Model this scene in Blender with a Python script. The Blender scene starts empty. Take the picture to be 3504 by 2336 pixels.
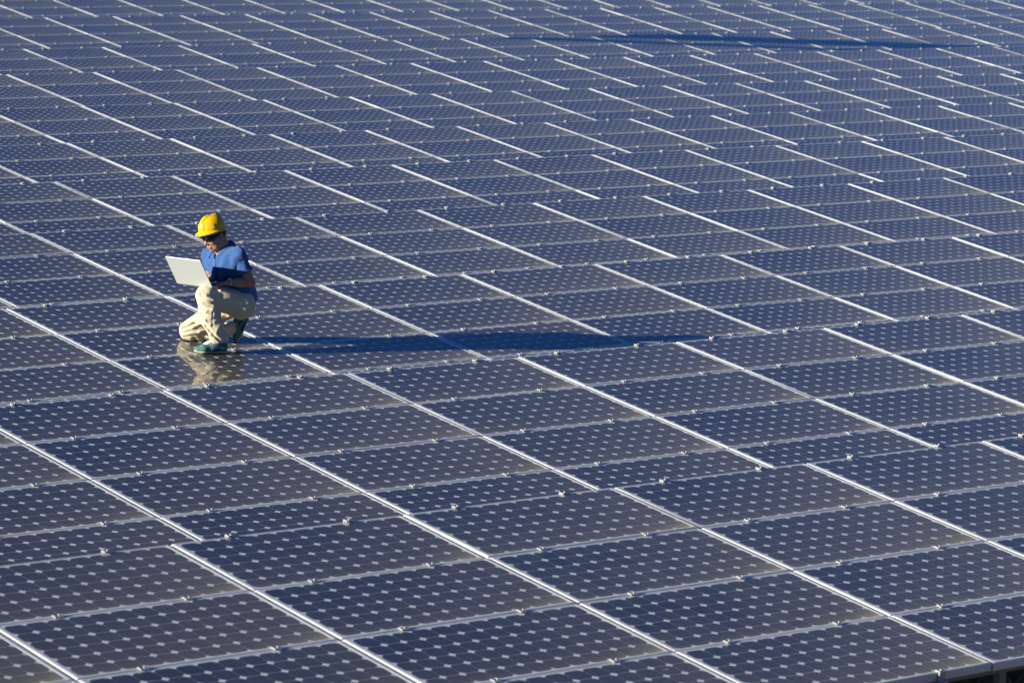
import bpy, bmesh, math, random
import numpy as np
from mathutils import Vector, Matrix
random.seed(7)
SC = bpy.context.scene
COL = SC.collection
R = math.radians

# ------------------------------------------------------------------ camera, sky, sun, exposure
cd = bpy.data.cameras.new('camera')
cam = bpy.data.objects.new('camera', cd); COL.objects.link(cam)
cam_r = Vector((0.77382, -0.6334, 0.00039)); cam_u = Vector((0.07072, 0.08702, 0.99369)); cam_b = Vector((-0.62944, -0.76891, 0.11213))
cam.matrix_world = Matrix(((cam_r.x, cam_u.x, cam_b.x, -15.2933), (cam_r.y, cam_u.y, cam_b.y, -25.1727),
                           (cam_r.z, cam_u.z, cam_b.z, 3.0229), (0, 0, 0, 1)))
cd.sensor_width = 36.0; cd.lens = 127.10; cd.clip_start = 0.5; cd.clip_end = 3000
cd.dof.use_dof = True; cd.dof.focus_distance = 29.0; cd.dof.aperture_fstop = 4.8
SC.camera = cam

SUN = Vector((-0.94841, 0.19774, 0.24784)).normalized()          # towards the sun: low, 14 degrees up
world = bpy.data.worlds.new('World'); SC.world = world; world.use_nodes = True
wn = world.node_tree.nodes; wl = world.node_tree.links
sky = wn.new('ShaderNodeTexSky'); sky.sky_type = 'NISHITA'; sky.sun_disc = False
sky.sun_elevation = math.asin(SUN.z); sky.sun_rotation = math.atan2(SUN.x, SUN.y)
sky.altitude = 400; sky.air_density = 1.0; sky.dust_density = 0.5; sky.ozone_density = 3.0
wn['Background'].inputs['Strength'].default_value = 0.051
tint = wn.new('ShaderNodeMix'); tint.data_type = 'RGBA'; tint.blend_type = 'MULTIPLY'; tint.inputs[0].default_value = 1.0
tint.inputs[7].default_value = (.25, .52, 1.0, 1)                # camera colour: deep clear-sky blue
wl.new(sky.outputs[0], tint.inputs[6]); wl.new(tint.outputs[2], wn['Background'].inputs[0])
sd = bpy.data.lights.new('sun', 'SUN'); sd.energy = 5.0; sd.angle = R(0.53); sd.color = (1.0, 0.93, 0.77)
sun = bpy.data.objects.new('sun', sd); COL.objects.link(sun)
sun.rotation_euler = SUN.to_track_quat('Z', 'Y').to_euler()
vs = SC.view_settings; SC.display_settings.display_device = 'sRGB'
vs.view_transform = 'Standard'; vs.look = 'None'; vs.gamma = 1.0; vs.use_curve_mapping = False; vs.exposure = 0.85
SC.render.engine = 'CYCLES'; SC.cycles.use_denoising = True; SC.cycles.denoiser = 'OPENIMAGEDENOISE'; SC.cycles.denoising_input_passes = 'RGB_ALBEDO_NORMAL'; SC.cycles.denoising_prefilter = 'ACCURATE'; SC.cycles.pixel_filter_type = 'BLACKMAN_HARRIS'; SC.cycles.filter_width = 1.35
SC.cycles.caustics_reflective = False; SC.cycles.caustics_refractive = False; SC.cycles.max_bounces = 6; SC.cycles.glossy_bounces = 4; SC.cycles.diffuse_bounces = 3

# ------------------------------------------------------------------ helpers
def link(o, parent=None):
    COL.objects.link(o)
    if parent is not None: o.parent = parent
    return o
def obj(name, me, mat=None, parent=None):
    if mat is not None and not me.materials: me.materials.append(mat)
    return link(bpy.data.objects.new(name, me), parent)
def empty(name, loc, rot=(0, 0, 0)):
    o = bpy.data.objects.new(name, None); o.empty_display_size = .2
    o.location = loc; o.rotation_euler = rot; return link(o)
def tag(o, label=None, cat=None, group=None, kind=None):
    for k, v in (('label', label), ('category', cat), ('group', group), ('kind', kind)):
        if v: o[k] = v
    return o
def mesh(name, v, f, smooth=False):
    me = bpy.data.meshes.new(name); me.from_pydata([tuple(map(float, p)) for p in v], [], [tuple(map(int, q)) for q in f]); me.validate()
    if smooth: me.polygons.foreach_set('use_smooth', [True] * len(me.polygons))
    me.update(); return me
class MB:
    def __init__(s): s.v = []; s.f = []
    def add(s, v, f):
        n = len(s.v); s.v += [tuple(p) for p in v]; s.f += [tuple(i + n for i in q) for q in f]
    def box(s, x0, y0, z0, x1, y1, z1):
        s.add([(x0, y0, z0), (x1, y0, z0), (x1, y1, z0), (x0, y1, z0), (x0, y0, z1), (x1, y0, z1), (x1, y1, z1), (x0, y1, z1)],
              [(3, 2, 1, 0), (4, 5, 6, 7), (0, 1, 5, 4), (1, 2, 6, 5), (2, 3, 7, 6), (3, 0, 4, 7)])
    def tube(s, pts, rad, n=8, cap=True):
        pts = [Vector(p) for p in pts]; rings = []
        for i, p in enumerate(pts):
            t = (pts[min(i + 1, len(pts) - 1)] - pts[max(i - 1, 0)]).normalized()
            a = t.orthogonal().normalized() if i == 0 else (a - t * a.dot(t)).normalized()
            b = t.cross(a); r = rad[i] if isinstance(rad, (list, tuple)) else rad
            rings.append([p + (a * math.cos(2 * math.pi * k / n) + b * math.sin(2 * math.pi * k / n)) * r for k in range(n)])
        v = [q for r_ in rings for q in r_]; f = []
        for i in range(len(pts) - 1):
            for k in range(n): f.append((i * n + k, i * n + (k + 1) % n, (i + 1) * n + (k + 1) % n, (i + 1) * n + k))
        if cap: f.append(tuple(range(n))[::-1]); f.append(tuple((len(pts) - 1) * n + k for k in range(n)))
        s.add(v, f)
    def mesh(s, name, smooth=False): return mesh(name, s.v, s.f, smooth)

# ------------------------------------------------------------------ materials
class NT:
    def __init__(s, name):
        s.m = bpy.data.materials.new(name); s.m.use_nodes = True
        s.n = s.m.node_tree.nodes; s.l = s.m.node_tree.links; s.p = s.n['Principled BSDF']; s.out = s.n['Material Output']
    def node(s, t, **kw):
        x = s.n.new(t)
        for k, v in kw.items(): setattr(x, k, v)
        return x
    def put(s, sock, v):
        if isinstance(v, bpy.types.NodeSocket): s.l.new(v, sock)
        else: sock.default_value = v
    def math(s, op, a, b=None, c=None, clamp=False):
        x = s.node('ShaderNodeMath', operation=op, use_clamp=clamp)
        for i, v in enumerate((a, b, c)):
            if v is not None: s.put(x.inputs[i], v)
        return x.outputs[0]
    def mix(s, fac, a, b):
        x = s.node('ShaderNodeMix', data_type='RGBA'); s.put(x.inputs[0], fac)
        for i, v in ((6, a), (7, b)):
            if not isinstance(v, bpy.types.NodeSocket) and len(v) == 3: v = (*v, 1)
            s.put(x.inputs[i], v)
        return x.outputs[2]
    def noise(s, vec, scale, detail=4, rough=.55, dist=0):
        x = s.node('ShaderNodeTexNoise'); x.inputs['Scale'].default_value = scale; x.inputs['Detail'].default_value = detail
        x.inputs['Roughness'].default_value = rough; x.inputs['Distortion'].default_value = dist
        if vec is not None: s.l.new(vec, x.inputs['Vector'])
        return x.outputs['Fac']
    def ramp(s, fac, lo, hi):
        x = s.node('ShaderNodeMapRange', clamp=True); s.put(x.inputs[0], fac); x.inputs[1].default_value = lo; x.inputs[2].default_value = hi
        return x.outputs[0]
    def coord(s, k='Object'): return s.node('ShaderNodeTexCoord').outputs[k]
    def pos(s): return s.node('ShaderNodeNewGeometry').outputs['Position']
    def bump(s, h, strength=.3, dist=.01):
        b = s.node('ShaderNodeBump'); b.inputs['Strength'].default_value = strength; b.inputs['Distance'].default_value = dist
        s.l.new(h, b.inputs['Height']); s.l.new(b.outputs[0], s.p.inputs['Normal'])
def plain(name, col, rough=.5, metal=0, var=.15, scale=30, bump=0, bscale=None, spec=.5, sheen=0):
    t = NT(name); n = t.noise(t.coord(), scale)
    a = tuple(c * (1 - var) for c in col); b = tuple(min(1, c * (1 + var)) for c in col)
    t.put(t.p.inputs['Base Color'], t.mix(n, a, b)); t.p.inputs['Roughness'].default_value = rough; t.p.inputs['Metallic'].default_value = metal
    t.p.inputs['Specular IOR Level'].default_value = spec
    if sheen: t.p.inputs['Sheen Weight'].default_value = sheen; t.p.inputs['Sheen Roughness'].default_value = .5
    if bump: t.bump(t.noise(t.coord(), bscale or scale * 3), bump, .004)
    return t.m

PU, PV = 1.572, 0.78081           # pitch of the panels along and across a row
PW, PH = PU - .016, PV - .008     # one panel
LIP, LIPY, MAR = .026, .015, .007 # frame lips at the sides and along top and bottom, white margin inside
NX, NY = 12, 6
CX, CY = (PW - 2 * (LIP + MAR)) / NX, (PH - 2 * (LIPY + MAR)) / NY

DUST = (.39, .355, .25)
def laminate(name, cell):
    """glass-covered laminate: blue-black silicon or white backsheet under a clear coat, dirt lying on the glass"""
    t = NT(name); oc = t.coord()
    sep = t.node('ShaderNodeSeparateXYZ'); t.l.new(oc, sep.inputs[0])
    u = t.math('DIVIDE', sep.outputs[0], PW); v = t.math('DIVIDE', t.math('MULTIPLY', sep.outputs[1], -1), PH)
    info = t.node('ShaderNodeObjectInfo'); geo = t.node('ShaderNodeNewGeometry')
    w = geo.outputs['Position']
    if cell:
        cu = t.math('FLOOR', t.math('DIVIDE', t.math('SUBTRACT', sep.outputs[0], LIP + MAR), CX))
        cv = t.math('FLOOR', t.math('DIVIDE', t.math('ADD', sep.outputs[1], LIPY + MAR), CY))
        cx = t.node('ShaderNodeCombineXYZ'); t.l.new(cu, cx.inputs[0]); t.l.new(cv, cx.inputs[1])
        va = t.node('ShaderNodeVectorMath', operation='ADD'); t.l.new(cx.outputs[0], va.inputs[0]); t.l.new(info.outputs['Location'], va.inputs[1])
        sn = t.node('ShaderNodeVectorMath', operation='SNAP'); t.l.new(va.outputs[0], sn.inputs[0]); sn.inputs[1].default_value = (.13, .13, .13)
        wn_ = t.node('ShaderNodeTexWhiteNoise', noise_dimensions='3D'); t.l.new(sn.outputs[0], wn_.inputs['Vector'])
        rnd = wn_.outputs['Value']
        base = t.mix(rnd, (.0075, .0085, .021), (.017, .018, .036))
        t.put(t.p.inputs['Base Color'], base); t.p.inputs['Roughness'].default_value = .35
        t.p.inputs['Specular IOR Level'].default_value = .3
    else:
        t.put(t.p.inputs['Base Color'], t.mix(t.noise(w, 3), (.76, .78, .79), (.84, .85, .86))); t.p.inputs['Roughness'].default_value = .5
        t.p.inputs['Specular IOR Level'].default_value = .2
    t.p.inputs['Coat Weight'].default_value = 1.0; t.p.inputs['Coat IOR'].default_value = 1.5
    # dust: thin film everywhere, thicker in broad drifts, most where rain leaves it at the low corner of each panel
    big = t.noise(w, .55, 3); fine = t.noise(w, 9, 5, .65, .4); grain = t.noise(w, 160, 2)
    edge = t.math('ADD', t.math('MULTIPLY', t.math('POWER', u, 2.2), .55), t.math('MULTIPLY', t.math('POWER', v, 2.0), .55))
    sv = t.node('ShaderNodeCombineXYZ'); t.l.new(t.math('ADD', t.math('MULTIPLY', sep.outputs[0], 22), t.math('MULTIPLY', info.outputs['Random'], 90)), sv.inputs[0]); t.l.new(t.math('MULTIPLY', sep.outputs[1], 1.6), sv.inputs[1])
    streak = t.noise(sv.outputs[0], 1.0, 3)                                  # rain runs down the slope
    edge = t.math('MULTIPLY', edge, t.math('ADD', .15, t.math('ADD', t.math('MULTIPLY', big, 1.0), t.math('MULTIPLY', streak, .7))))
    corner = t.math('POWER', t.math('MULTIPLY', t.math('POWER', u, 1.0), v, clamp=True), 9)
    rim = t.math('ADD', t.math('POWER', v, 26), t.math('MULTIPLY', t.math('POWER', u, 60), .5))
    d = t.math('ADD', .060, t.math('MULTIPLY', t.math('SUBTRACT', big, .45), .05))
    d = t.math('ADD', d, t.math('MULTIPLY', edge, .125))
    d = t.math('ADD', d, t.math('MULTIPLY', t.math('SUBTRACT', info.outputs['Random'], .5), .030))
    d = t.math('ADD', d, t.math('MULTIPLY', t.math('SUBTRACT', fine, .5), .055))
    d = t.math('ADD', d, t.math('MULTIPLY', t.math('SUBTRACT', grain, .5), .05))
    d = t.math('ADD', d, t.math('MULTIPLY', corner, .60)); d = t.math('ADD', d, t.math('MULTIPLY', rim, .19))
    spot = t.ramp(t.noise(w, 17, 1), .775, .79)
    d = t.math('ADD', d, t.math('MULTIPLY', spot, .22)); d = t.math('MAXIMUM', t.math('MINIMUM', d, .9), .02)
    t.put(t.p.inputs['Coat Roughness'], t.math('ADD', .045, t.math('MULTIPLY', d, .22)))
    df = t.node('ShaderNodeBsdfDiffuse'); df.inputs['Color'].default_value = (*DUST, 1); df.inputs['Roughness'].default_value = .6
    mx = t.node('ShaderNodeMixShader'); t.l.new(d, mx.inputs[0]); t.l.new(t.p.outputs[0], mx.inputs[1]); t.l.new(df.outputs[0], mx.inputs[2])
    t.l.new(mx.outputs[0], t.out.inputs['Surface'])
    return t.m
M_CELL = laminate('silicon_cells', True)
M_BACK = laminate('white_backsheet', False)

def alu(name, col, rough, metal):
    t = NT(name); w = t.pos(); n = t.noise(w, 6, 4)
    dirt = t.ramp(t.noise(w, 1.7, 5, .6), .5, .75)
    t.put(t.p.inputs['Base Color'], t.mix(t.math('MULTIPLY', dirt, .4), t.mix(n, tuple(c * .92 for c in col), tuple(min(1, c * 1.06) for c in col)), (.42, .36, .27)))
    t.put(t.p.inputs['Roughness'], t.math('ADD', rough, t.math('MULTIPLY', n, .12))); t.p.inputs['Metallic'].default_value = metal
    return t.m
M_ALU = alu('anodised_aluminium', (.72, .74, .75), .45, .22)
M_CLAMP = alu('clamp_aluminium', (.40, .42, .45), .45, .3)
M_STEEL = alu('galvanised_steel', (.30, .28, .25), .5, .4)
M_POST = plain('dusty_steel', (.34, .29, .22), .7, .1, var=.25, scale=12)

# ------------------------------------------------------------------ the ground, following the rows up the site
ROWS = [  # origin of the far left top corner, first and last column built, label
    ('front', (-4.5808, -9.1869, -.2299), -3, 6, 'frontmost row of solar panels, its low edge on posts above dark ground at lower right'),
    ('near', (-1.5769, -4.6321, -.0888), -3, 7, 'row of solar panels between the frontmost row and the kneeling man'),
    ('man', (0, 0, 0), -3, 9, 'row of solar panels the man in the yellow hard hat kneels on'),
    ('b1', (3.0801, 4.6053, .1566), -3, 10, 'first row of solar panels behind the kneeling man, beside his helmet and shoulders'),
    ('b2', (6.1672, 9.0774, .2796), -3, 12, 'second row of solar panels behind the kneeling man, just above his helmet'),
    ('b3', (9.2420, 13.6846, .3941), -3, 13, 'third row of solar panels behind the kneeling man'),
    ('b4', (12.4215, 18.3054, .5915), -4, 14, 'fourth row of solar panels behind the kneeling man'),
    ('b5', (14.0026, 22.9005, .8588), -3, 16, 'row of far solar panels just in front of the row with the long dark shadow'),
    ('b6', (17.0922, 27.4208, 1.0773), -3, 17, 'row of far solar panels crossed by a long dark shadow at upper right'),
    ('b7', (22.1131, 34.7822, 1.3998), -3, 19, 'row of far solar panels just behind the row with the long dark shadow'),
    ('b8', (23.6111, 39.3653, 1.6390), -3, 21, 'farthest row of solar panels, cut off by the top of the picture'),
]
TAU = R(10.5); CT, ST = math.cos(TAU), math.sin(TAU)
gy = [-400, -60] + [r[1][1] - 1.6 for r in ROWS] + [70, 600]
gz = [-1.75, -1.65] + [r[1][2] - .30 - .70 for r in ROWS] + [.9, 1.2]
def ground_z(y): return float(np.interp(y, gy, gz))
xs = [-400, -120, -50] + list(np.arange(-30, 70.1, 2.0)) + [120, 400]
ys = [-400, -120, -60] + list(np.arange(-40, 70.1, 1.5)) + [120, 250, 600]
rng = np.random.default_rng(3)
gv = [(x, y, ground_z(y) + float(rng.uniform(-.03, .03))) for y in ys for x in xs]; nx_ = len(xs)
gf = [(j * nx_ + i, j * nx_ + i + 1, (j + 1) * nx_ + i + 1, (j + 1) * nx_ + i) for j in range(len(ys) - 1) for i in range(nx_ - 1)]
t = NT('dry_soil'); w = t.pos(); a = t.noise(w, .8, 6); b = t.noise(w, 14, 6, .7)
t.put(t.p.inputs['Base Color'], t.mix(b, t.mix(a, (.10, .075, .05), (.16, .125, .08)), (.23, .19, .125))); t.p.inputs['Roughness'].default_value = .95
t.bump(b, .8, .05)
tag(obj('ground', mesh('ground', gv, gf, True), t.m), kind='structure')

# ------------------------------------------------------------------ solar panel meshes
def frame_mesh():
    prof = [(0, 0, -.046), (0, 0, -.008), (.0028, .0012, -.0042), (.0115, .004, 0), (LIP - .001, LIPY - .001, 0), (LIP + .0008, LIPY + .0004, -.0016)]
    v = []; f = []
    for a, b, z in prof: v += [(a, -b, z), (PW - a, -b, z), (PW - a, -PH + b, z), (a, -PH + b, z)]
    for k in range(len(prof) - 1):
        for i in range(4): f.append((k * 4 + (i + 1) % 4, k * 4 + i, (k + 1) * 4 + i, (k + 1) * 4 + (i + 1) % 4)[::-1])
    me = mesh('frame', v, f); bm = bmesh.new(); bm.from_mesh(me); bmesh.ops.recalc_face_normals(bm, faces=bm.faces); bm.to_mesh(me); bm.free(); return me
def cell_outline(i, j):
    gx, gyv, cut = .0007, .0012, .0242
    x0 = LIP + MAR + i * CX + gx; x1 = LIP + MAR + (i + 1) * CX - gx; y0 = -(LIPY + MAR + j * CY + gyv); y1 = -(LIPY + MAR + (j + 1) * CY - gyv)
    c, d, e = cut, cut * .42, cut * .42   # clipped corner with a slight bow
    pts = []
    for (x, y, sx, sy, flip) in ((x0, y0, 1, -1, 0), (x0, y1, 1, 1, 1), (x1, y1, -1, 1, 0), (x1, y0, -1, -1, 1)):
        q = [(x + sx * c, y), (x + sx * d, y + sy * e), (x, y + sy * c)]
        pts += q[::-1] if flip else q
    # order: counter-clockwise seen from above
    return [(px, py, -.0010) for px, py in pts]
def cells_mesh(which=None):
    v = []; f = []
    for j in range(NY):
        for i in range(NX):
            if which and (i, j) != which: continue
            n = len(v); v += cell_outline(i, j); f.append(tuple(range(n, n + 12)))
    me = mesh('solar_cells' if which is None else 'solar_cell', v, f); return me
mb = MB(); mb.box(.003, -PH + .003, -.012, PW - .003, -.003, -.0012)
ME_PANEL = mb.mesh('solar_panel'); ME_PANEL.materials.append(M_BACK)
ME_FRAME = frame_mesh(); ME_FRAME.materials.append(M_ALU)
ME_CELLS = cells_mesh(); ME_CELLS.materials.append(M_CELL)
ME_CELL = {}
for j in range(NY):
    for i in range(NX):
        ME_CELL[i, j] = cells_mesh((i, j)); ME_CELL[i, j].materials.append(M_CELL)
for me in (ME_CELLS, *ME_CELL.values()):   # faces must look up
    if me.polygons[0].normal.z < 0: me.flip_normals()

def clamp_mesh(end=0):
    m = MB(); L = .018
    if end == 0:
        m.box(-.026, -L - .006, .0010, .026, L - .006, .0042)                       # bridge plate over both frames
        m.box(-.026, -L - .006, .0042, -.0205, L - .006, .0085);
        m.tube([(0.006, -.004, .0042), (0.006, -.004, .0135)], .006, 6)
        m.box(-.012, -.0105, -.05, .012, -.0015, .0012)
    else:
        s = end                                                                     # +1: hooks over the top edge, -1: over the bottom edge
        y = lambda a: a * s
        def bx(x0, ya, z0, x1, yb, z1): m.box(x0, min(y(ya), y(yb)), z0, x1, max(y(ya), y(yb)), z1)
        bx(-.024, -.020, .0012, .024, .014, .0055); bx(-.024, .006, -.052, .024, .0138, .0012)
        bx(-.024, -.020, .0055, -.018, .014, .0105); bx(-.03, .0138, -.075, .03, .032, -.045)
        m.tube([(0.004, y(-.004), .0055), (0.004, y(-.004), .015)], .009, 6)
    me = m.mesh('clamp'); me.materials.append(M_CLAMP); return me
ME_MID, ME_TOP, ME_BOT = clamp_mesh(), clamp_mesh(1), clamp_mesh(-1)
def post_mesh(h):
    m = MB(); m.box(-.024, -.024, -h, .024, .024, 0)
    m.box(-.05, -.05, -h, .05, .05, -h + .012)
    return m.mesh('post')

# ------------------------------------------------------------------ the rows
SINGLE = {('front', 1, 1), ('front', 1, 2), ('front', 2, 2), ('front', 2, 3)}       # panels whose cells stand largest in view
for key, org, c0, c1, label in ROWS:
    row = empty('solar_panel_row', org, (TAU, 0, 0))
    tag(row, label, 'solar panel row', 'rows of the solar array')
    for c in range(c0, c1 + 1):
        for r in range(4):
            p = obj('solar_panel', ME_PANEL, None, row)
            p.location = (c * PU + .008, -r * PV - .004, random.uniform(-.0012, .0004))
            p.rotation_euler = (R(random.uniform(-.22, .22)), R(random.uniform(-.09, .09)), 0)
            obj('frame', ME_FRAME, None, p)
            if (key, c, r) in SINGLE:
                for k in ME_CELL: obj('solar_cell', ME_CELL[k], None, p)
            else: tag(obj('solar_cells', ME_CELLS, None, p), kind='stuff')
        for r in range(5):
            me = ME_TOP if r == 0 else ME_BOT if r == 4 else ME_MID
            for fx in (.25, .75):
                k = obj('clamp', me, None, row)
                k.location = (c * PU + fx * PU + random.uniform(-.012, .012), -r * PV + (-.004 if r == 0 else .006), .0004)
                if r == 4: k.location.y = -4 * PV + .004
                k.rotation_euler = (0, 0, R(random.uniform(-3, 3)))
    xa, xb = c0 * PU, (c1 + 1) * PU
    for yv in (-.55, -2.99):
        m = MB(); m.box(xa - .1, yv - .03, -.118, xb + .1, yv + .03, -.0485); obj('rail', m.mesh('rail'), M_STEEL, row)
    cc = c0 + 1
    while cc <= c1 + 1:
        for yv in (-.55, -2.99):
            xl = cc * PU + .215
            wx, wy, wz = org[0] + xl, org[1] + yv * CT + .118 * ST, org[2] + yv * ST - .118 * CT
            h = wz - ground_z(wy) + .05
            p = obj('post', post_mesh(h), M_POST, row)
            p.location = (xl, yv, -.118); p.rotation_euler = (-TAU, 0, 0)
        cc += 2

# ------------------------------------------------------------------ implicit surfaces for the figure
def surf_nets(F, o, h):
    S = F < 0; nx, ny, nz = F.shape
    cs = np.zeros((nx - 1, ny - 1, nz - 1), np.int8)
    for dx in (0, 1):
        for dy in (0, 1):
            for dz in (0, 1): cs += S[dx:nx - 1 + dx, dy:ny - 1 + dy, dz:nz - 1 + dz]
    act = (cs > 0) & (cs < 8); idx = -np.ones(act.shape, np.int64); ii = np.argwhere(act); idx[act] = np.arange(len(ii))
    acc = np.zeros((len(ii), 3)); cnt = np.zeros(len(ii))
    corners = [(a, b, c) for a in (0, 1) for b in (0, 1) for c in (0, 1)]
    for ax in range(3):
        for c in corners:
            if c[ax]: continue
            d = list(c); d[ax] = 1
            f0 = F[ii[:, 0] + c[0], ii[:, 1] + c[1], ii[:, 2] + c[2]]; f1 = F[ii[:, 0] + d[0], ii[:, 1] + d[1], ii[:, 2] + d[2]]
            k = (f0 < 0) != (f1 < 0); tt = np.where(k, f0 / np.where(k, f0 - f1, 1), 0)
            p = np.array(c, float)[None, :].repeat(len(ii), 0); p[:, ax] += tt
            acc[k] += p[k]; cnt[k] += 1
    V = (ii + acc / cnt[:, None]) * h + o; Q = []
    for ax in range(3):
        b, c = (ax + 1) % 3, (ax + 2) % 3
        s0 = [slice(1, -1)] * 3; s0[ax] = slice(0, -1); s1 = list(s0); s1[ax] = slice(1, None)
        e = np.argwhere(S[tuple(s0)] != S[tuple(s1)]); 
        if not len(e): continue
        off = np.array([1, 1, 1]); off[ax] = 0; e = e + off
        ins = S[e[:, 0], e[:, 1], e[:, 2]]
        q = []
        for db, dc in ((-1, -1), (0, -1), (0, 0), (-1, 0)):
            g = e.copy(); g[:, b] += db; g[:, c] += dc; q.append(idx[g[:, 0], g[:, 1], g[:, 2]])
        q = np.stack(q, 1); q[~ins] = q[~ins][:, ::-1]; Q.append(q)
    return V, np.concatenate(Q)
class Field:
    def __init__(s, lo, hi, h):
        s.h = h; s.o = np.array(lo, float); s.n = np.ceil((np.array(hi) - s.o) / h).astype(int) + 1
        s.F = np.full(s.n, 1.0, np.float32)
        s.ax = [s.o[i] + h * np.arange(s.n[i]) for i in range(3)]
    def region(s, lo, hi):
        a = [max(0, int((lo[i] - s.o[i]) / s.h)) for i in range(3)]; b = [min(s.n[i], int((hi[i] - s.o[i]) / s.h) + 2) for i in range(3)]
        sl = tuple(slice(a[i], max(a[i], b[i])) for i in range(3))
        return sl, np.meshgrid(*[s.ax[i][sl[i]] for i in range(3)], indexing='ij')
    def blend(s, sl, d, k, sub=False):
        G = s.F[sl]; d = d.astype(np.float32)
        if sub: d = -d; hh = np.clip(.5 - .5 * (d - G) / k, 0, 1); s.F[sl] = G * hh + d * (1 - hh) + k * hh * (1 - hh)
        else: hh = np.clip(.5 + .5 * (G - d) / k, 0, 1); s.F[sl] = G * (1 - hh) + d * hh - k * hh * (1 - hh)
    def cap(s, p, q, r0, r1=None, k=.02, flat=None, sub=False):
        """tapered capsule; flat=(axis vector, factor) squashes it along an axis"""
        r1 = r0 if r1 is None else r1; p, q = np.array(p, float), np.array(q, float); m = max(r0, r1) + .07
        sl, (X, Y, Z) = s.region(np.minimum(p, q) - m, np.maximum(p, q) + m)
        if X.size == 0: return s
        d = q - p; L = max(d @ d, 1e-9); A, B, C = X - p[0], Y - p[1], Z - p[2]
        tt = np.clip((A * d[0] + B * d[1] + C * d[2]) / L, 0, 1); A = A - tt * d[0]; B = B - tt * d[1]; C = C - tt * d[2]
        if flat is not None:
            a = np.array(flat[0], float); a /= np.linalg.norm(a); e = (A * a[0] + B * a[1] + C * a[2]) * (flat[1] - 1)
            A = A + e * a[0]; B = B + e * a[1]; C = C + e * a[2]
        s.blend(sl, np.sqrt(A * A + B * B + C * C) - (r0 + (r1 - r0) * tt), k, sub); return s
    def ell(s, c, axes, rad, k=.02, sub=False):
        c = np.array(c, float); m = max(rad) + .06; sl, (X, Y, Z) = s.region(c - m, c + m)
        if X.size == 0: return s
        P = [(X - c[0]) * a[0] + (Y - c[1]) * a[1] + (Z - c[2]) * a[2] for a in axes]
        k0 = np.sqrt(sum((P[i] / rad[i]) ** 2 for i in range(3))); k1 = np.sqrt(sum((P[i] / rad[i] ** 2) ** 2 for i in range(3))) + 1e-6
        s.blend(sl, k0 * (k0 - 1) / k1, k, sub); return s
    def plane(s, p, n, k=.006, sl=None):
        """cut away what lies on the side n points to"""
        X, Y, Z = np.meshgrid(*s.ax, indexing='ij'); d = (X - p[0]) * n[0] + (Y - p[1]) * n[1] + (Z - p[2]) * n[2]
        s.blend(tuple(slice(None) for _ in range(3)), -d, k, True); return s
    def wrinkle(s, fn):
        X, Y, Z = np.meshgrid(*s.ax, indexing='ij'); band = np.abs(s.F) < .05
        s.F[band] += fn(X[band], Y[band], Z[band]).astype(np.float32); return s
    def mesh(s, name):
        for i in range(3):  # closed at the border
            for e in (0, -1):
                sl = [slice(None)] * 3; sl[i] = e; s.F[tuple(sl)] = np.maximum(s.F[tuple(sl)], .001)
        V, Q = surf_nets(s.F, s.o, s.h)
        for _ in range(2):   # light relaxation of the grid steps
            A = np.zeros_like(V); n = np.zeros(len(V))
            for a in range(4):
                i, j = Q[:, a], Q[:, (a + 1) % 4]; np.add.at(A, i, V[j]); np.add.at(A, j, V[i]); np.add.at(n, i, 1); np.add.at(n, j, 1)
            V = V * .5 + .5 * A / n[:, None]
        return mesh(name, V, Q, True)
nrm = lambda v: np.array(v, float) / np.linalg.norm(v)
lerp = lambda a, b, t_: np.array(a, float) * (1 - t_) + np.array(b, float) * t_

# ------------------------------------------------------------------ person (local x: along the picture, y: away, z: up)
PO = (1.05, -1.42572, -.26424); PR = R(-39.304)
def plane_h(a, d): return -.1174 * a + .14341 * d
man = empty('person', PO, (0, 0, PR))
tag(man, 'man in yellow hard hat, sunglasses, blue polo shirt and khaki trousers, kneeling with a laptop', 'person')
M_SKIN = plain('tanned_skin', (.40, .205, .125), .5, var=.12, scale=40, bump=.08)
M_SKIN.node_tree.nodes['Principled BSDF'].inputs['Subsurface Weight'].default_value = .08
M_SHIRT = plain('blue_polo_cotton', (.034, .098, .28), .85, var=.12, scale=60, bump=.06, bscale=500, spec=.2, sheen=.25)
M_COLLAR = plain('blue_ribbed_cotton', (.055, .13, .34), .85, var=.1, scale=60, bump=.3, bscale=600, spec=.2)
M_TROUSER = plain('khaki_cotton', (.66, .57, .40), .9, var=.06, scale=25, bump=.05, bscale=300, spec=.15)
M_HELMET = plain('yellow_plastic', (.78, .46, .004), .32, var=.06, scale=20)
M_BLACK = plain('black_gloss', (.008, .008, .009), .12, var=.1)
M_HAIR = plain('dark_brown_hair', (.018, .012, .008), .6, var=.4, scale=120, bump=.5)
M_TEAL = plain('teal_suede', (.08, .20, .175), .75, var=.2, scale=45, bump=.2, spec=.2)
M_NAVY = plain('navy_suede', (.008, .02, .11), .7, var=.2, scale=45)
M_WHITE = plain('white_lace', (.72, .72, .70), .7, var=.08)
M_SOLE = plain('pale_rubber', (.55, .48, .33), .6, var=.12)
M_SILVER = plain('silver_plastic', (.50, .53, .53), .38, var=.03, scale=8, metal=.15)
M_KEYS = plain('dark_keys', (.03, .03, .035), .5)
M_WATCH = plain('watch_steel', (.45, .47, .5), .3, metal=.8)
M_SOCK = plain('white_sock', (.70, .70, .70), .9)

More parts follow.
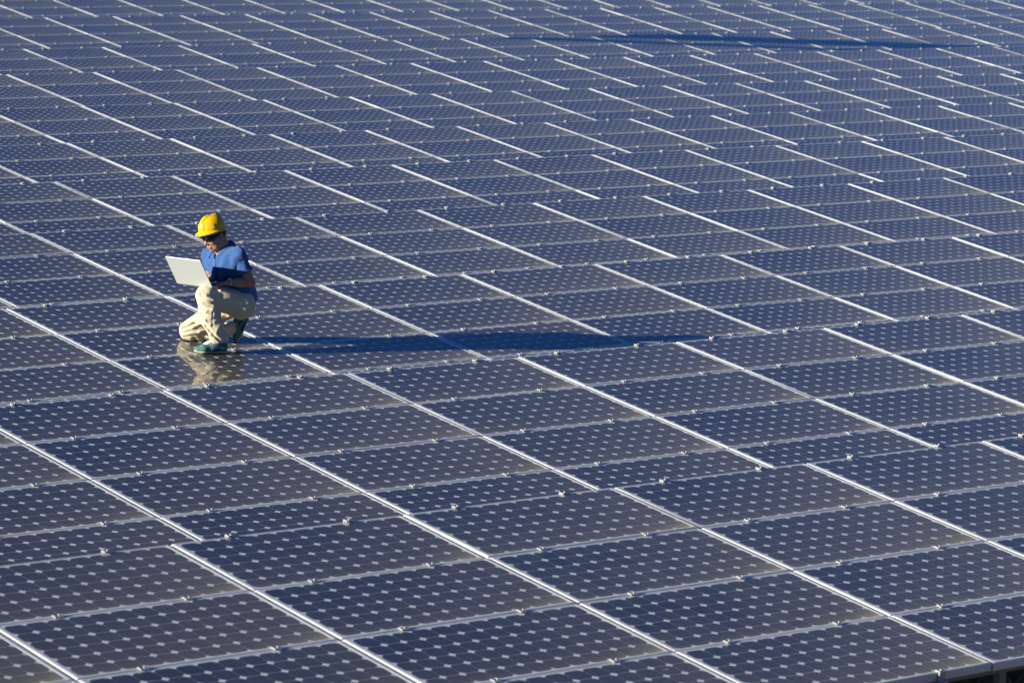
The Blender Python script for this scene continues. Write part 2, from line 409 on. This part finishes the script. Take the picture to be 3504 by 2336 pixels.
Hc = np.array((.019, .060, .897)); hf = nrm((-.70, -.59, -.40)); hu = nrm(np.array((0, 0, 1)) - (-.40 / np.linalg.norm((-.70, -.59, -.40))) * hf)
hl = np.cross(hu, hf); HA = (hl, hf, hu)
hp = lambda l, f, u: Hc + l * hl + f * hf + u * hu
tf = nrm((-.70, -.714, 0)); tl = np.array((-tf[1] * 1.0, tf[0], 0)) * 1.0; tl = np.cross((0, 0, 1), tf)   # chest facing, wearer's left
LSH, LEL, LWR = (.212, -.045, .735), (.308, -.020, .520), (.140, -.120, .528)
RSH, REL, RWR = (-.030, .215, .725), (-.050, .240, .540), (.0, .065, .535)
LHIP, RHIP = (.222, .025, .345), (.175, .185, .345)
LKN, LAN = (-.040, -.150, .432), (.050, -.148, .075)
RKN, RAN = (-.203, .132, .122), (.165, .250, .120)

B = Field((-.33, -.27, -.04), (.42, .38, 1.05), .005)
# head
B.ell(hp(0, -.012, .030), HA, (.074, .094, .088)); B.ell(hp(0, .030, -.045), HA, (.056, .062, .075), .03)
B.cap(hp(.03, .045, -.085), hp(-.03, .045, -.085), .024, .024, .025); B.cap(hp(0, .066, -.100), hp(0, .060, -.096), .019, .019, .02)   # jaw, chin
B.cap(hp(0, .088, .004), hp(0, .108, -.032), .009, .013, .012); B.cap(hp(.013, .094, -.036), hp(-.013, .094, -.036), .009, .009, .008)   # nose
B.cap(hp(.030, .082, .022), hp(-.030, .082, .022), .010, .010, .015)                                                              # brow
B.cap(hp(.034, .062, -.030), hp(.036, .045, -.034), .020, .018, .02); B.cap(hp(-.034, .062, -.030), hp(-.036, .045, -.034), .020, .018, .02)  # cheeks
B.cap(hp(.020, .090, -.066), hp(-.020, .090, -.066), .0065, .0065, .006); B.cap(hp(.016, .087, -.079), hp(-.016, .087, -.079), .0075, .0075, .006)   # lips
for s_ in (1, -1):
    B.ell(hp(s_ * .076, -.012, -.010), HA, (.010, .019, .031), .008); B.ell(hp(s_ * .084, -.010, -.010), HA, (.006, .010, .018), .004, True)
    B.ell(hp(s_ * .031, .078, .004), HA, (.014, .012, .009), .006)                                                                # closed lids
B.cap((.100, .140, .730), hp(0, -.030, -.055), .062, .056, .03); B.cap((.085, .115, .735), hp(0, .01, -.075), .045, .04, .02)
# trunk, arms, legs under the clothes
B.cap(LSH, RSH, .044, .044, .03); B.cap((.15, .04, .655), (.055, .150, .65), .072, .072, .05); B.cap((.13, .11, .64), (.22, .12, .42), .10, .10, .05)
B.cap(LSH, LEL, .050, .040, .02); B.cap(LEL, lerp(LEL, LWR, .45), .040, .040, .015); B.cap(lerp(LEL, LWR, .45), LWR, .040, .026, .02, ((0, 0, 1), 1.1))
B.cap(RSH, REL, .048, .038, .02); B.cap(REL, lerp(REL, RWR, .45), .038, .038, .015); B.cap(lerp(REL, RWR, .45), RWR, .038, .026, .02)
for hip, kn, an in ((LHIP, LKN, LAN), (RHIP, RKN, RAN)): B.cap(hip, kn, .075, .05, .03); B.cap(kn, an, .048, .034, .02)
# hands on the keys
def hand(Wr, dirv, side, base):
    dirv = nrm(dirv); dn = np.array((0, 0, -1.0)); lat = nrm(np.cross(dirv, dn)) * side    # towards the thumb
    Wr = np.array(Wr); pc = Wr + dirv * .045 + dn * .004
    B.cap(Wr, pc, .024, .024, .012, ((0, 0, 1), 1.5))
    for k_, (o_, L) in enumerate(((.027, .070), (.009, .078), (-.009, .073), (-.026, .058))):
        kn = Wr + dirv * (.083 - .004 * abs(k_ - 1)) + lat * o_
        B.cap(pc + lat * o_ * .6, kn, .014, .0105, .010)
        mid = kn + dirv * L * .50 + np.array((0, 0, .004)); tip = mid + dirv * L * .34 + np.array((0, 0, -.022))
        B.cap(kn, mid, .0095, .0085, .004); B.cap(mid, tip, .0085, .0070, .004)
    t0 = Wr + dirv * .025 + lat * .022; t1 = t0 + dirv * .030 + lat * .026 + dn * .006; t2 = t1 + dirv * .030 + lat * .004 + dn * .006
    B.cap(t0, t1, .014, .0105, .008); B.cap(t1, t2, .0105, .0085, .004)
hand(LWR, (-.93, .22, -.10), 1, .5)
hand(RWR, (-.72, -.55, -.10), -1, .5)
obj('body', B.mesh('body'), M_SKIN, man)

# hair showing under the helmet at the back and temples
Hh = Field((-.12, -.06, .80), (.16, .22, 1.03), .004)
Hh.ell(hp(0, -.020, .022), HA, (.079, .092, .090)); Hh.plane(hp(0, .012, 0), hf); Hh.plane(hp(0, -.05, -.062), -hu)
for s_ in (1, -1): Hh.ell(hp(s_ * .082, .0, -.012), HA, (.022, .024, .034), .006, True)
obj('hair', Hh.mesh('hair'), M_HAIR, man)

# shirt
S_ = Field((-.17, -.19, .24), (.43, .40, .88), .005)
S_.cap((.165, .015, .690), (.020, .175, .685), .083, .083, .05); S_.cap((.150, .055, .625), (.075, .140, .620), .104, .104, .06)
S_.cap((.12, .115, .62), (.225, .135, .42), .125, .118, .06); S_.cap((.215, .05, .44), (.185, .205, .44), .105, .105, .05)
S_.cap((.215, .06, .40), (.198, .205, .40), .106, .106, .04); S_.cap((.228, .055, .385), (.220, .19, .385), .110, .110, .04)
S_.cap((.10, .14, .76), (.09, .13, .795), .070, .060, .04); S_.cap(LSH, (.105, .13, .765), .058, .050, .04); S_.cap(RSH, (.10, .13, .765), .058, .050, .04)
S_.cap(LSH, lerp(LSH, LEL, .14), .060, .058, .03); S_.cap(RSH, lerp(RSH, REL, .14), .060, .056, .03)
def folds_shirt(X, Y, Z):
    w_ = .9 * np.sin(9 * X + 5 * Z) + .7 * np.sin(13 * Y - 8 * Z)
    return -.0075 * np.sin(38 * (Z * .72 + X * .62 - Y * .30) + 2.0 * w_) - .0052 * np.sin(62 * (Z * .5 - X * .7 + Y * .4) + 2.4 * w_) - .002 * np.sin(105 * (Z + .3 * X) + 3 * w_)
S_.wrinkle(folds_shirt)
S_.cap((.060, .085, .820), (.026, .030, .690), .050, .013, .006, None, True)          # open neck
S_.cap((.095, .13, .86), (.080, .11, .80), .062, .058, .006, None, True)
S_.plane((.25, .12, .325), (.45, .30, -.84)); 
shirt = obj('polo_shirt', S_.mesh('polo_shirt'), M_SHIRT, man)
def sleeve(a, b, r0, r1, seed):
    a, b = np.array(a, float), np.array(b, float); d = nrm(b - a); e1 = nrm(np.cross(d, (.3, .2, 1))); e2 = np.cross(d, e1); L = np.linalg.norm(b - a); n, m_ = 40, 22; v = []; f = []
    for i in range(m_):
        t_ = i / (m_ - 1)
        for k in range(n):
            th = 2 * math.pi * k / n; r = r0 + (r1 - r0) * t_
            r += .0030 * t_ * math.sin(3 * th + seed + 3.0 * t_) + .0030 * math.sin(9 * t_ + 2 * math.sin(2 * th + seed)) + .0022 * math.sin(5 * th - 8 * t_ + seed)
            if t_ > .86: r += .0022                      # ribbed cuff
            v.append(a + d * t_ * L + (e1 * math.cos(th) + e2 * math.sin(th) * .93) * r)
    for i in range(m_ - 1):
        for k in range(n): f.append((i * n + k, i * n + (k + 1) % n, (i + 1) * n + (k + 1) % n, (i + 1) * n + k))
    o_ = obj('sleeve', mesh('sleeve', v, f, True), M_SHIRT, shirt); so = o_.modifiers.new('thick', 'SOLIDIFY'); so.thickness = .004; so.offset = 0
sleeve(lerp(LSH, LEL, -.02), lerp(LSH, LEL, .60), .053, .065, .6); sleeve(lerp(RSH, REL, -.02), lerp(RSH, REL, .66), .053, .063, 2.1)
pv_ = []; pf_ = []
for i in range(13):
    c = lerp((.026, .026, .702), (.030, .010, .590), i / 12)
    for k in range(5): pv_.append(c + tl * (-.016 + .008 * k) + tf * .01)
for i in range(12):
    for k in range(4): pf_.append((i * 5 + k, i * 5 + k + 1, (i + 1) * 5 + k + 1, (i + 1) * 5 + k))
pl_ = obj('placket', mesh('placket', pv_, pf_, True), M_COLLAR, shirt)
sw = pl_.modifiers.new('lie', 'SHRINKWRAP'); sw.target = shirt; sw.offset = .003; sw.wrap_mode = 'ABOVE_SURFACE'
so = pl_.modifiers.new('thick', 'SOLIDIFY'); so.thickness = .003; so.offset = 1
# collar: a folded band round the neck, open at the throat
nk0 = np.array((.088, .122, .800)); cv = []; cf = []; NSEG = 26
for i in range(NSEG + 1):
    th = R(28) + R(304) * i / NSEG; e = abs(i / NSEG - .5) * 2
    dirn = tf * math.cos(th) + tl * math.sin(th); fr = .5 + .5 * math.cos(th)
    up = np.array((0, 0, .034 - .075 * fr)) + tf * .012 * fr
    pts = [nk0 + dirn * .064 + up * .6 + np.array((0, 0, -.01)), nk0 + dirn * .070 + up + np.array((0, 0, .004)), nk0 + dirn * .080 + up + np.array((0, 0, .001)),
           nk0 + dirn * (.096 + .008 * e) + up + np.array((0, 0, -.018 - .016 * e ** 4)), nk0 + dirn * (.106 + .018 * e ** 3) + up + np.array((0, 0, -.030 - .030 * e ** 4))]
    cv += [tuple(p) for p in pts]
for i in range(NSEG):
    for k in range(4): cf.append((i * 5 + k, (i + 1) * 5 + k, (i + 1) * 5 + k + 1, i * 5 + k + 1))
c_ = obj('collar', mesh('collar', cv, cf, True), M_COLLAR, shirt); so = c_.modifiers.new('thick', 'SOLIDIFY'); so.thickness = .005; so.offset = 0

# trousers
T_ = Field((-.32, -.27, -.03), (.40, .38, .53), .005)
T_.cap(LHIP, RHIP, .112, .112, .04); T_.cap((.222, .07, .330), (.205, .19, .330), .102, .102, .04); T_.cap((.200, .12, .41), (.200, .12, .36), .092, .105, .05)
T_.cap(LHIP, lerp(LHIP, LKN, .55), .116, .096, .04); T_.cap(lerp(LHIP, LKN, .5), LKN, .099, .074, .03)
T_.cap(LKN, (-.005, -.150, .27), .075, .078, .025); T_.cap((-.005, -.150, .27), (.062, -.146, .075), .078, .068, .03)
T_.cap((.075, -.144, .085), (.098, -.132, .055), .055, .048, .025)
T_.cap(RHIP, lerp(RHIP, RKN, .5), .105, .092, .04); T_.cap(lerp(RHIP, RKN, .5), RKN, .092, .076, .03)
T_.cap((RKN[0] + .02, RKN[1] + .01, .095), (.0, .19, .090), .070, .066, .03); T_.cap((.0, .19, .090), (.128, .236, .118), .066, .052, .03)
def folds_trs(X, Y, Z):
    w_ = np.sin(11 * X + 7 * Z + 1.0) + .8 * np.sin(17 * Z - 9 * X + 2) + .6 * np.sin(23 * Y + 8 * X)
    a = np.sin(30 * (Z * .60 + X * .80) + 1.7 * w_); b_ = np.sin(52 * (Z * .85 - X * .35 + .3 * Y) + 2.2 * w_); c2 = np.sin(96 * (Z * .4 + X * .7 - .5 * Y) + 2.6 * w_)
    shin = np.clip((.40 - Z) / .15, 0, 1) * np.clip((-.05 - Y) / .05, 0, 1)
    calm = (.20 + .45 * np.clip((.30 - Z) / .12, 0, 1)) * (1 - .5 * np.clip((-.09 - X) / .08, 0, 1) * (Y > -.02))
    return -calm * ((.0050 + .0020 * shin) * (2 * np.abs(a) ** 2.2 - 1) * .7 + (.0040 + .003 * shin) * (1 - 2 * np.abs(b_) ** .7)) - (.0016 + .0010 * shin) * c2
T_.wrinkle(folds_trs)
RIDGES = [  # hand-laid creases: over the raised knee and shin, over the kneeling knee, at the seat
    ((-.075, -.205, .468), (-.030, -.228, .432), .012), ((-.030, -.228, .432), (.030, -.215, .400), .012), ((-.105, -.185, .420), (-.060, -.225, .375), .011),
    ((-.060, -.225, .372), (.030, -.222, .352), .013), ((-.090, -.200, .335), (-.040, -.226, .300), .010), ((-.026, -.229, .310), (-.014, -.226, .205), .011),
    ((.022, -.222, .325), (.018, -.218, .215), .010), ((-.082, -.205, .300), (-.042, -.224, .235), .012), ((-.042, -.224, .235), (.020, -.212, .150), .014), ((.020, -.212, .150), (.080, -.196, .085), .012),
    ((-.075, -.190, .215), (-.010, -.222, .140), .010), ((.0, -.222, .120), (.065, -.206, .062), .010), ((-.030, -.205, .110), (.030, -.212, .070), .009),
    ((-.262, .085, .118), (-.160, .058, .150), .010), ((-.160, .058, .150), (-.075, .066, .196), .010), ((-.255, .078, .150), (-.170, .055, .190), .010), ((-.240, .076, .092), (-.110, .070, .112), .010),
    ((-.110, .070, .112), (-.010, .100, .150), .009), ((.030, .120, .060), (.120, .185, .110), .010), ((.050, .135, .110), (.120, .190, .150), .009), ((.010, .130, .130), (.080, .170, .165), .009),
    ((.080, -.165, .470), (.200, -.105, .430), .009), ((.100, -.150, .400), (.215, -.100, .385), .008)]
for p_, q_, r_ in RIDGES: T_.cap(p_, q_, r_, r_ * .8, .016)
for p_, q_, r_ in RIDGES[:17]:
    o_ = np.array((.004, -.010, -.021)); T_.cap(np.array(p_) + o_, np.array(q_) + o_, r_ * .55, r_ * .5, .014, None, True)
X, Y, Z = np.meshgrid(*T_.ax, indexing='ij'); T_.F = np.maximum(T_.F, (plane_h(X, Y) + .004 - Z).astype(np.float32))   # rests on the glass
hemc = np.array((.075, -.142, .052)); hemn = nrm((.10, .02, -1.0))
m_ = ((X - hemc[0]) * hemn[0] + (Y - hemc[1]) * hemn[1] + (Z - hemc[2]) * hemn[2]); near = (Y < -.05) & (X > -.06) & (Z < .2)
T_.F = np.where(near, np.maximum(T_.F, m_.astype(np.float32)), T_.F)
trs = obj('trousers', T_.mesh('trousers'), M_TROUSER, man)
# thigh pocket flap and outer seam of the raised leg
m = MB(); pts = [(.135, -.088, .300), (.085, -.103, .318), (.035, -.118, .338)]
m.tube([(.255, -.075, .42), (.17, -.093, .44), (.08, -.118, .455), (.0, -.150, .47)], .003, 5)
belt = MB()

# shoes
def shoe(heel, toe, nrmv, name_label):
    heel, toe, nv = np.array(heel, float), np.array(toe, float), nrm(nrmv); fx = nrm(toe - heel); L = np.linalg.norm(toe - heel); nv = nrm(nv - fx * (nv @ fx)); sy = np.cross(nv, fx)
    P_ = lambda a, b_, c2: heel + fx * a * L + sy * b_ + nv * c2
    allp = [P_(a, b_, c2) for a in (-.05, 1.05) for b_ in (-.07, .07) for c2 in (-.02, .13)]
    lo, hi = np.min(allp, 0), np.max(allp, 0)
    U = Field(lo, hi, .004)
    U.cap(P_(.14, 0, .045), P_(.45, .003, .040), .036, .036, .02); U.cap(P_(.45, .003, .036), P_(.72, .004, .030), .038, .040, .02)
    U.cap(P_(.72, .004, .026), P_(.88, 0, .022), .040, .029, .02, (nv, 1.15)); U.cap(P_(.16, 0, .05), P_(.17, 0, .082), .033, .034, .02); U.cap(P_(.30, 0, .06), P_(.33, 0, .080), .033, .030, .02)
    U.plane(P_(0, 0, .010), -nv, .003)
    o_ = obj('shoe', U.mesh('shoe'), M_TEAL, man); o_['label'] = name_label
    K = Field(lo, hi, .004)
    K.cap(P_(.13, 0, .012), P_(.45, .003, .012), .038, .037, .02, (nv, 2.6)); K.cap(P_(.45, .003, .012), P_(.74, .004, .012), .037, .043, .02, (nv, 2.9)); K.cap(P_(.74, .004, .012), P_(.90, 0, .014), .042, .031, .02, (nv, 2.4))
    K.plane(P_(0, 0, .0), -nv, .002); K.plane(P_(0, 0, .0185), nv, .002)
    obj('sole', K.mesh('sole'), M_SOLE, o_)
    m = MB()
    for i in range(6):
        a = .40 + .062 * i; zc = .090 - .0068 * i * 1.0 - .0009 * i * i
        m.tube([P_(a, -.026, zc - .012), P_(a + .008, -.012, zc + .001), P_(a + .02, .012, zc + .002), P_(a + .03, .026, zc - .010)], .0042, 6)
    m.tube([P_(.36, 0, .100), P_(.45, 0, .088), P_(.60, .002, .075), P_(.73, .003, .064)], [.020, .023, .021, .013], 8)
    obj('laces', m.mesh('laces', True), M_WHITE, o_)
    N_ = Field(lo, hi, .004)
    for s_ in (1, -1):
        N_.cap(P_(.28, s_ * .0385, .034), P_(.50, s_ * .0410, .030), .010, .014, .004, (sy, 1.6)); N_.cap(P_(.18, s_ * .0345, .066), P_(.38, s_ * .0345, .064), .012, .010, .004, (sy, 1.6))
    obj('side_stripe', N_.mesh('side_stripe'), M_NAVY, o_)
hz = lambda a, d: plane_h(a, d) + .001
pn = (.1174, -.14341, 1.0)
shoe((.128, -.117, hz(.128, -.117)), (-.128, -.224, hz(-.128, -.224)), pn, 'shoe planted flat under the raised knee')
shoe((.268, .300, .195), (.178, .266, .012), (-.80, -.42, .30), 'shoe of the kneeling leg, heel up and toes bent on the glass')

# hard hat
hv = []; hfc = []; NA, NP = 96, 20
hf2 = nrm((-.76, -.64, -.17)); hu2 = np.cross(hf2, hl) * -1.0; hu2 = hu2 if hu2[2] > 0 else -hu2
Hb = lambda l, f, u: hp(0, 0, .052) + l * hl + (f - .006) * hf2 + u * hu2
def dome(az, el):
    cl, sl_ = math.cos(az), math.sin(az)                     # az 0 = front
    l, f, u = .098 * math.cos(el) ** .80 * sl_, ((.121 if cl > 0 else .106) * math.cos(el) ** .80) * cl, .111 * math.sin(el)
    g = math.exp(-(l / .019) ** 4) * min(1, math.sin(el) * 2.2) * min(1, math.cos(el) * 3.0) ; k_ = 1 + .10 * g      # crown ridge
    g2 = math.exp(-(l / .036) ** 10) * math.exp(-((el - .30) / .30) ** 6) * (1 if cl > 0 else 0); k_ = max(k_, 1 + .075 * g2)   # front badge plate
    return l * k_, f * k_, u * k_
for j in range(NP + 1):
    el = math.pi / 2 * (1 - j / NP)
    for i in range(NA): hv.append(tuple(Hb(*dome(2 * math.pi * i / NA, el))))
for ring, (ext, dz) in enumerate(((.003, -.004), (.006, -.008), (1, -.014), (1, -.020))):
    for i in range(NA):
        az = 2 * math.pi * i / NA; l, f, u = dome(az, 0.0); c = math.cos(az)
        e = ext if ext < 1 else .007 + .032 * max(0, c) ** 2.5
        n = math.hypot(l, f); hv.append(tuple(Hb(l * (1 + e / n), f * (1 + e / n), dz - .010 * max(0, c) ** 2 * (ext == 1) - .006 * max(0, -c))))
for j in range(NP + 4):
    for i in range(NA): hfc.append((j * NA + i, (j + 1) * NA + i, (j + 1) * NA + (i + 1) % NA, j * NA + (i + 1) % NA))
hat = obj('hard_hat', mesh('hard_hat', hv, hfc, True), M_HELMET, man); so = hat.modifiers.new('thick', 'SOLIDIFY'); so.thickness = .0035; so.offset = -1
m = MB()
for s_ in (1, -1):                                        # raised accessory slots at the sides
    for k in range(6):
        pass
    ang = s_ * R(62); ring = []
    a0 = np.array(Hb(*dome(ang - .10, .14))); a1 = np.array(Hb(*dome(ang - .10, .52))); b0 = np.array(Hb(*dome(ang + .10, .14))); b1 = np.array(Hb(*dome(ang + .10, .52)))
    ctr = np.array(Hb(0, 0, 0)); ex = lambda p, e: p + nrm(p - ctr) * e
    q = [ex(a0, -.004), ex(b0, -.004), ex(b1, -.004), ex(a1, -.004), ex(a0, .007), ex(b0, .007), ex(b1, .004), ex(a1, .004)]
    m.add([tuple(p) for p in q], [(3, 2, 1, 0), (4, 5, 6, 7), (0, 1, 5, 4), (1, 2, 6, 5), (2, 3, 7, 6), (3, 0, 4, 7)])
obj('accessory_slot', m.mesh('accessory_slot'), M_HELMET, hat)

# sunglasses: one wrapped dark shield with temples
gv_ = []; gf_ = []; n = 30
for i in range(n + 1):
    s_ = -1 + 2 * i / n; th = s_ * R(98); a = abs(s_)
    l, f = .083 * math.sin(th), .016 + .084 * math.cos(th) * (1 if a < .92 else 1)
    hh = .021 - .012 * max(0, (a - .55) / .45) ** .8; bridge = .008 * math.exp(-(s_ / .09) ** 2)
    for u in (.006 + hh, .006 + hh * .2, .006 - hh + bridge): gv_.append(tuple(hp(l, f + .008 - (.006 if u < .0 else 0), u - .002 + .006 * a)))
for i in range(n):
    for k in range(2): gf_.append((i * 3 + k, (i + 1) * 3 + k, (i + 1) * 3 + k + 1, i * 3 + k + 1))
g = obj('sunglasses', mesh('sunglasses', gv_, gf_, True), M_BLACK, man); so = g.modifiers.new('thick', 'SOLIDIFY'); so.thickness = .004; so.offset = 0
m = MB()
for s_ in (1, -1): m.tube([hp(s_ * .083, .012, .016), hp(s_ * .086, -.02, .014), hp(s_ * .080, -.045, .004)], .0035, 6)
obj('temple', m.mesh('temple'), M_BLACK, g)

# wrist watch
wd = nrm(np.array(LEL) - np.array(LWR)); wc = np.array(LWR) + wd * .012; e1 = nrm(np.cross(wd, (0, 0, 1))); e2 = np.cross(e1, wd); m = MB()
ringp = [wc + (e1 * math.cos(2 * math.pi * k / 20) * .030 + e2 * math.sin(2 * math.pi * k / 20) * .028) for k in range(20)]
v = []; f = []
for p in ringp:
    o_ = nrm(p - wc); v += [p - wd * .006 - o_ * .003, p + wd * .006 - o_ * .003, p + wd * .006 + o_ * .001, p - wd * .006 + o_ * .001]
for k in range(20):
    for q in range(4): f.append((k * 4 + q, ((k + 1) % 20) * 4 + q, ((k + 1) % 20) * 4 + (q + 1) % 4, k * 4 + (q + 1) % 4))
m.add(v, f); m.tube([wc + e2 * .026, wc + e2 * .034], .015, 14)
obj('wrist_watch', m.mesh('wrist_watch'), M_WATCH, man)

# shirt placket and buttons
m = MB(); q = [np.array((.0, -.004, .0))]
pc0 = np.array((.042, .058, .742)); pc1 = np.array((.040, .045, .640))
# ------------------------------------------------------------------ laptop, resting on the raised thigh
HB = np.array((.020, -.200, .514)); HV = np.array((-.300, .200, .016)); LV = np.array((-.080, -.136, .219)); BV = np.array((.139, .208, -.052))
lw = np.linalg.norm(HV); hx = HV / lw; lup = nrm(LV - hx * (LV @ hx)); lh = .262; bdir = nrm(BV - hx * (BV @ hx)); bl = .252
ln = nrm(np.cross(hx, lup)); bn = nrm(np.cross(bdir, hx)); bn = bn if bn[2] > 0 else -bn
back = ln if ln @ np.array((-.57, -.82, 0)) > 0 else -ln
lap = empty('laptop', tuple(Matrix.Rotation(PR, 3, 'Z') @ Vector(HB) + Vector(PO)), (0, 0, PR))
tag(lap, 'open silver laptop resting on the raised thigh of the kneeling man', 'laptop')
def slab(a0, a1, b0, b1, t0, t1, ua, ub, un, bev=.0):
    m = MB(); P_ = lambda a, b_, c: tuple(ua * a + ub * b_ + un * c)
    def rr(r_, ins):
        out = []
        for (ca, cb, st) in ((a0 + r_ , b0 + r_, 180), (a1 - r_, b0 + r_, 270), (a1 - r_, b1 - r_, 0), (a0 + r_, b1 - r_, 90)):
            for k in range(5): th = R(st + 22.5 * k); out.append((ca + (r_ - ins) * math.cos(th), cb + (r_ - ins) * math.sin(th)))
        return out
    rad = .012; e = min(.003, abs(t1 - t0) * .35); sg = 1 if t1 > t0 else -1
    loops = [(rr(rad, e), t0), (rr(rad, 0), t0 + sg * e), (rr(rad, 0), t1 - sg * e), (rr(rad, e), t1)]
    for lp, z in loops: m.v += [P_(a, b_, z) for a, b_ in lp]
    nn = 20
    for k in range(3):
        for i in range(nn): m.f.append((k * nn + i, k * nn + (i + 1) % nn, (k + 1) * nn + (i + 1) % nn, (k + 1) * nn + i))
    m.f.append(tuple(range(nn))[::-1]); m.f.append(tuple(3 * nn + i for i in range(nn)))
    return m
def fixn(me):
    bm = bmesh.new(); bm.from_mesh(me); bmesh.ops.recalc_face_normals(bm, faces=bm.faces); bm.to_mesh(me); bm.free(); return me
lid = obj('lid', fixn(slab(0, lw, -.020, lh, 0, .009, hx, lup, back).mesh('lid')), M_SILVER, lap)
obj('screen', fixn(slab(.012, lw - .012, .022, lh - .014, -.0006, -.0022, hx, lup, back).mesh('screen')), M_BLACK, lid)
base = obj('base', fixn(slab(.002, lw - .002, .008, bl, -.019, 0, hx, bdir, bn).mesh('base')), M_SILVER, lap)
m = MB()
for r_ in range(5):
    for c in range(14):
        a = .030 + c * (lw - .06) / 14; b_ = .028 + r_ * .020
        q = [(a, b_), (a + .0185, b_), (a + .0185, b_ + .0165), (a, b_ + .0165)]
        m.add([hx * x + bdir * y + bn * .0006 for x, y in q] + [hx * (x + (.0015 if i in (0, 3) else -.0015)) + bdir * (y + (.0015 if i < 2 else -.0015)) + bn * .0028 for i, (x, y) in enumerate(q)],
              [(4, 5, 6, 7), (0, 1, 5, 4), (1, 2, 6, 5), (2, 3, 7, 6), (3, 0, 4, 7)])
tag(obj('keys', fixn(m.mesh('keys')), M_KEYS, base), kind='stuff')
obj('touchpad', fixn(slab(lw * .36, lw * .64, .155, .225, .0003, .0012, hx, bdir, bn).mesh('touchpad')), plain('grey_pad', (.35, .35, .34), .4), base)
m = MB()
for a in (.05, lw - .05): m.tube([hx * (a - .025) + bn * .0, hx * (a + .025) + bn * .0], .0055, 8)
obj('hinge', m.mesh('hinge'), M_BLACK, lap)

# ------------------------------------------------------------------ dry grass on the ground under the front row
gm = MB(); rg = random.Random(5)
for _ in range(900):
    x = rg.uniform(-6, 8); y = rg.uniform(-16, -9.2); z = ground_z(y)
    for k in range(5):
        a = rg.uniform(0, 6.28); h = rg.uniform(.10, .32); dx, dy = math.cos(a) * h * .5, math.sin(a) * h * .5; w_ = .004
        bx_, by_ = x + rg.uniform(-.06, .06), y + rg.uniform(-.06, .06)
        gm.add([(bx_ - w_ * math.sin(a), by_ + w_ * math.cos(a), z - .02), (bx_ + w_ * math.sin(a), by_ - w_ * math.cos(a), z - .02), (bx_ + dx * .5, by_ + dy * .5, z + h * .7), (bx_ + dx, by_ + dy, z + h)],
               [(0, 1, 2), (0, 2, 3)])
tag(obj('dry_grass', gm.mesh('dry_grass'), plain('straw', (.30, .22, .11), .9, var=.3)), 'dry straw-coloured grass on the dark ground below the frontmost row', 'grass', kind='stuff')

# ------------------------------------------------------------------ unseen pole, added beyond the left edge to cast a shadow over the far rows
M_WOOD = plain('weathered_wood', (.20, .15, .11), .9, var=.3, scale=8, bump=.4)
px, py = 12.0, 32.2
pole = empty('shadow_caster_pole', (px, py, ground_z(py)), (R(9.3), 0, 0))  # lean and height shaped for the shadow it has to cast
tag(pole, 'unseen leaning pole added beyond the left edge to cast the long shadow on the far rows', 'pole')
m = MB(); m.tube([(0, 0, -.4), (0, 0, 5), (0, 0, 8.75)], [.32, .30, .27], 16); obj('pole_shaft', m.mesh('pole_shaft', True), M_WOOD, pole)
m = MB(); m.tube([(.0, -.72, -.4), (0, -.70, 7.4)], [.15, .13], 12); obj('second_shaft', m.mesh('second_shaft', True), M_WOOD, pole)  # second shaft, added for the fainter parallel band of shadow
m = MB(); m.box(-.06, -.78, 6.9, .06, 0, 7.05); m.box(-.06, -.78, 3.2, .06, 0, 3.35); obj('cross_tie', m.mesh('cross_tie'), M_WOOD, pole)
m = MB(); m.tube([(0, 0, 8.75), (0, 0, 8.80), (0, 0, 8.95)], [.31, .31, .05], 16); obj('pole_cap', m.mesh('pole_cap'), M_STEEL, pole)
